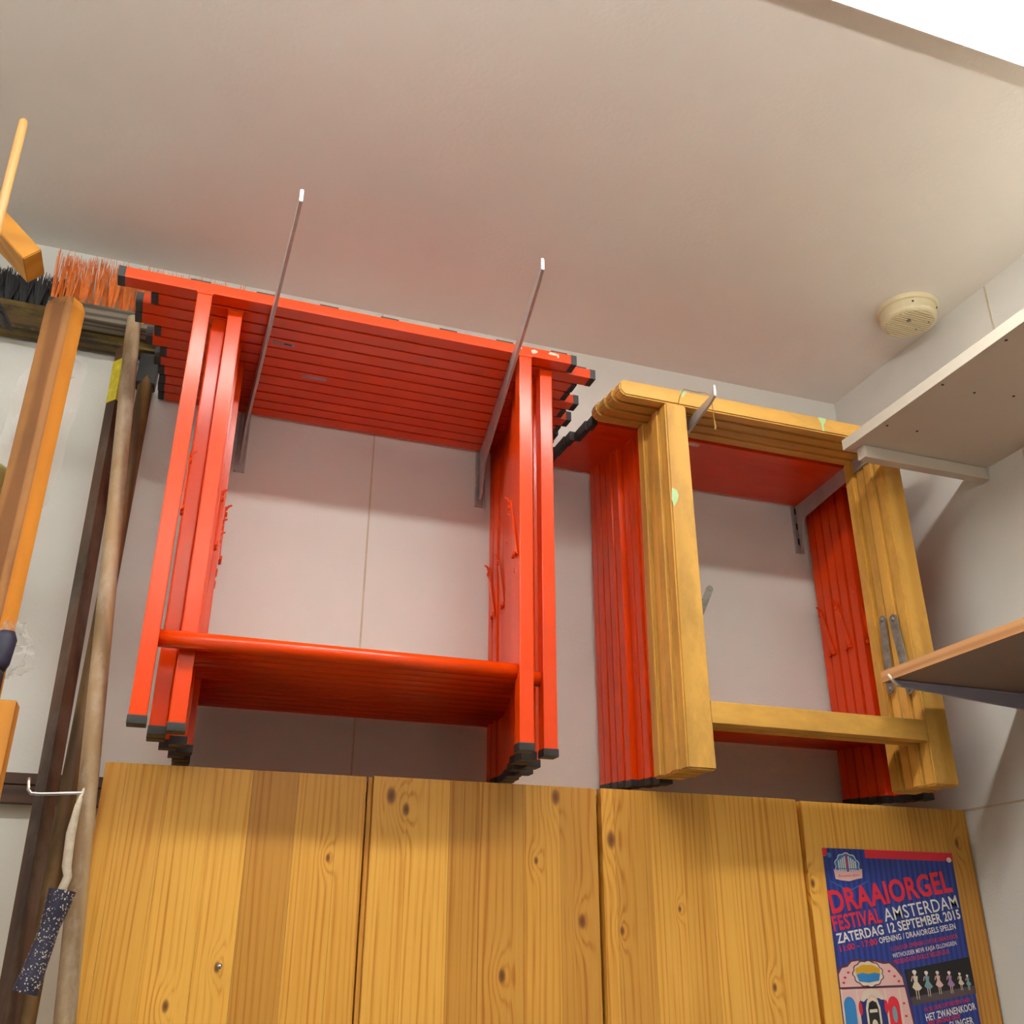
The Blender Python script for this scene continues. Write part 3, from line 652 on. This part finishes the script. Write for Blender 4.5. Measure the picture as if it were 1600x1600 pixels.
# timber posts
def post(loc, h, poly, mat, label, top=.02, shaded=None):
    t = empty('timber_post', loc, label, 'post')
    bm = bmesh.new(); addprism(bm, [(x, y, 0) for x, y in poly], (0, 0, h-top))
    addprism(bm, [(x, y, h-top) for x, y in poly], (0, 0, .0001))
    bm2 = bmesh.new()
    n = len(poly); v0 = [bm2.verts.new((x, y, 0)) for x, y in poly]; v1 = [bm2.verts.new((x, y, h-top)) for x, y in poly]; v2 = [bm2.verts.new((x*.72, y*.72, h)) for x, y in poly]
    for A, B in ((v0, v1), (v1, v2)):
        for k in range(n): bm2.faces.new((A[k], A[(k+1) % n], B[(k+1) % n], B[k]))
    bm2.faces.new(v0[::-1]); bm2.faces.new(v2); bm.free()
    me = fin(bm2, 'beam'); me.materials.append(mat)
    if shaded:
        me.materials.append(shaded)
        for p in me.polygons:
            if p.normal.y < -.3 and p.normal.x < .35: p.material_index = 1  # front-left faces get the darker shade colour
    ob('beam', me, mat, t); return t
post((-.262, -.292, 0), 2.556, [(-.034, -.010), (-.004, -.026), (.008, -.025), (.026, -.004), (.014, .028), (-.024, .026)], M['post'], 'tall orange-brown chamfered timber post standing left of the poles', .018, M['postshade'])
post((-.228, -.395, 0), 1.853, [(-.034, -.020), (.030, -.020), (.030, .020), (-.034, .020)], M['post'], 'short pine post cut off at cabinet height in the left corner', .0015)
# plank end and cane
t = empty('wood_block', (-.305, -.37, 2.53), 'orange wooden beam end slanting in from the top left', 'beam')
ax = Vector((.727, 0, -.686)); pr = Vector((-.686, 0, -.727))
A1 = Vector((-.302, -.4, 2.574))-t.location; A2 = A1+pr*.0325; far = -ax*.42
prism('beam', [A1, A2, A2+Vector((0, .066, 0)), A1+Vector((0, .066, 0))], far, M['oak'], t, bev=.0015)
t = empty('thin_cane', (-.268, -.66, 0), 'pale thin cane standing upright at the left edge', 'stick')
tube('shaft', [(0, 0, 0), (-.035, .0, 2.3), (-.0395, .0, 2.59), (-.0396, 0, 2.594)], [.0062, .0062, .0060, .004], M['cane'], t, 12)
# black clamp prongs
t = empty('metal_clamp', (-.392, -.12, 2.60), 'black steel prong hanging beside the mossy broom head', 'clamp')
for dx, dy in ((0, 0), (.010, .006)):
    tube('prong', [(-.05+dx, dy, .07), (-.024+dx, dy-.002, .034), (-.004+dx, dy, .004), (.003+dx, dy, -.010)], [.004, .0045, .0045, .003], M['black'], t, 4, False)
tube('rivet', [(-.010, -.008, .02), (-.010, .012, .02)], .003, M['black'], t, 8)
# black tube wrapped in clear film, film hanging behind the post
def film(name, loc, pts, label, seed, amp=.008):
    q = random.Random(seed); t = empty(name, loc, label, 'plastic'); bm = bmesh.new(); nx, nz = 10, 22
    g = [[None]*(nx+1) for _ in range(nz+1)]
    for j in range(nz+1):
        f = j/nz; k = f*(len(pts)-1); i0 = min(int(k), len(pts)-2); u = k-i0
        xl = pts[i0][0]*(1-u)+pts[i0+1][0]*u; xr = pts[i0][1]*(1-u)+pts[i0+1][1]*u; z = pts[i0][2]*(1-u)+pts[i0+1][2]*u
        for i in range(nx+1):
            x = xl+(xr-xl)*i/nx
            g[j][i] = bm.verts.new((x-loc[0]+q.uniform(-.003, .003), q.uniform(-amp, amp)+.008*math.sin(i*1.7+j*.6), z-loc[2]))
    for j in range(nz):
        for i in range(nx): bm.faces.new((g[j][i], g[j][i+1], g[j+1][i+1], g[j+1][i]))
    ob('sheet', fin(bm, 'sheet', True), M['film'], t); return t
film('plastic_wrap', (-.27, -.225, 2.22), [(-.300, -.225, 2.49), (-.325, -.228, 2.43), (-.330, -.228, 2.34), (-.345, -.236, 2.26), (-.335, -.243, 2.20)], 'crumpled clear plastic film behind the tall timber post', 4)
t = empty('black_tool', (-.245, -.335, 0), 'black handle wrapped in clear plastic between the two posts', 'tool')
tube('shaft', [(0, 0, 0), (0, 0, 1.905), (.001, 0, 1.91)], [.013, .013, .012], M['black'], t, 8)
tube('cap', [(.001, 0, 1.91), (.003, 0, 1.92), (.006, 0, 1.955), (.006, 0, 1.965)], [.012, .0145, .0145, .010], M['grip'], t, 14)
film('plastic_wrap', (-.235, -.318, 1.92), [(-.25, -.222, 1.985), (-.252, -.212, 1.965), (-.255, -.202, 1.945), (-.252, -.204, 1.92), (-.25, -.214, 1.905)], 'clear plastic bag around the black handle in the left corner', 9, .012)
t = empty('lime_tub', (-.3605, -.22, 2.185), 'lime green plastic tub edge peeking in at the left', 'tub')
bm = bmesh.new(); addlathe(bm, [(.030, 0), (.045, .004), (.053, .07), (.055, .075), (.051, .075), (.044, .006)], 32); ob('tub', fin(bm, 'tub', True), M['lime'], t)
# paint roller hanging from a wire
t = empty('paint_roller', (-.108, -.400, 1.62), 'paint-splashed roller handle with blue grip and bare wire arm', 'paint roller')
V = lambda x, y, z: Vector((x, y, z))-t.location
tube('wire_arm', [V(-.166, -.40, 1.757), V(-.1645, -.40, 1.742), V(-.1605, -.40, 1.7375), V(-.150, -.40, 1.737), V(-.100, -.40, 1.741), V(-.0985, -.40, 1.735)], .0022, M['chrome'], t, 8)
tube('wrapped_stem', [V(-.0985, -.40, 1.747), V(-.102, -.40, 1.725), V(-.1045, -.40, 1.690), V(-.1025, -.40, 1.650), V(-.099, -.40, 1.638), V(-.106, -.40, 1.612), V(-.108, -.40, 1.600)], [.0012, .0042, .006, .006, .0055, .0055, .005], M['tape'], t, 10)
bm = bmesh.new()
pts = [V(-.1025, -.40, 1.622), V(-.1055, -.40, 1.600), V(-.109, -.40, 1.580), V(-.1135, -.40, 1.555), V(-.1185, -.40, 1.530), V(-.123, -.40, 1.508), V(-.1235, -.40, 1.506)]
addtube(bm, pts, [.0165, .0145, .0115, .0125, .0135, .0155, .0150], 20, False)
addtube(bm, [pts[-1], pts[-2], pts[-3]], [.0150, .0115, .010], 20, False)
addtube(bm, [pts[0], pts[0]*.6+pts[1]*.4, pts[1]*.6+pts[2]*.4], [.0165, .013, .004], 20, False)
g = ob('grip', fin(bm, 'grip', True), M['grip'], t)
q = random.Random(11); bm = bmesh.new()
for k in range(300):
    f = q.random()**.8*(len(pts)-2); i0 = int(f); u = f-i0; c = pts[i0].lerp(pts[i0+1], u); rr = [.0165, .0145, .0115, .0125, .0135, .0155, .015][i0]*(1-u)+[.0145, .0115, .0125, .0135, .0155, .015, .015][i0]*u
    a = q.gauss(5.2, .7) if q.random() < .6 else q.uniform(3.2, 6.2)
    nrm = Vector((math.cos(a), math.sin(a), 0)); s = Vector((-nrm.y, nrm.x, 0)); z = Vector((0, 0, 1)); ctr = c+nrm*(rr+.0001); e = q.uniform(.0003, .0010)
    poly = [ctr+(s*math.cos(w_)*e*q.uniform(.5, 1.2)+z*math.sin(w_)*e*q.uniform(.6, 1.8)) for w_ in (0, 1.25, 2.5, 3.77, 5.0)]
    addprism(bm, poly, nrm*.0004)
o = ob('paint_specks', fin(bm, 'paint_specks'), M['splat'], g); o['kind'] = 'stuff'
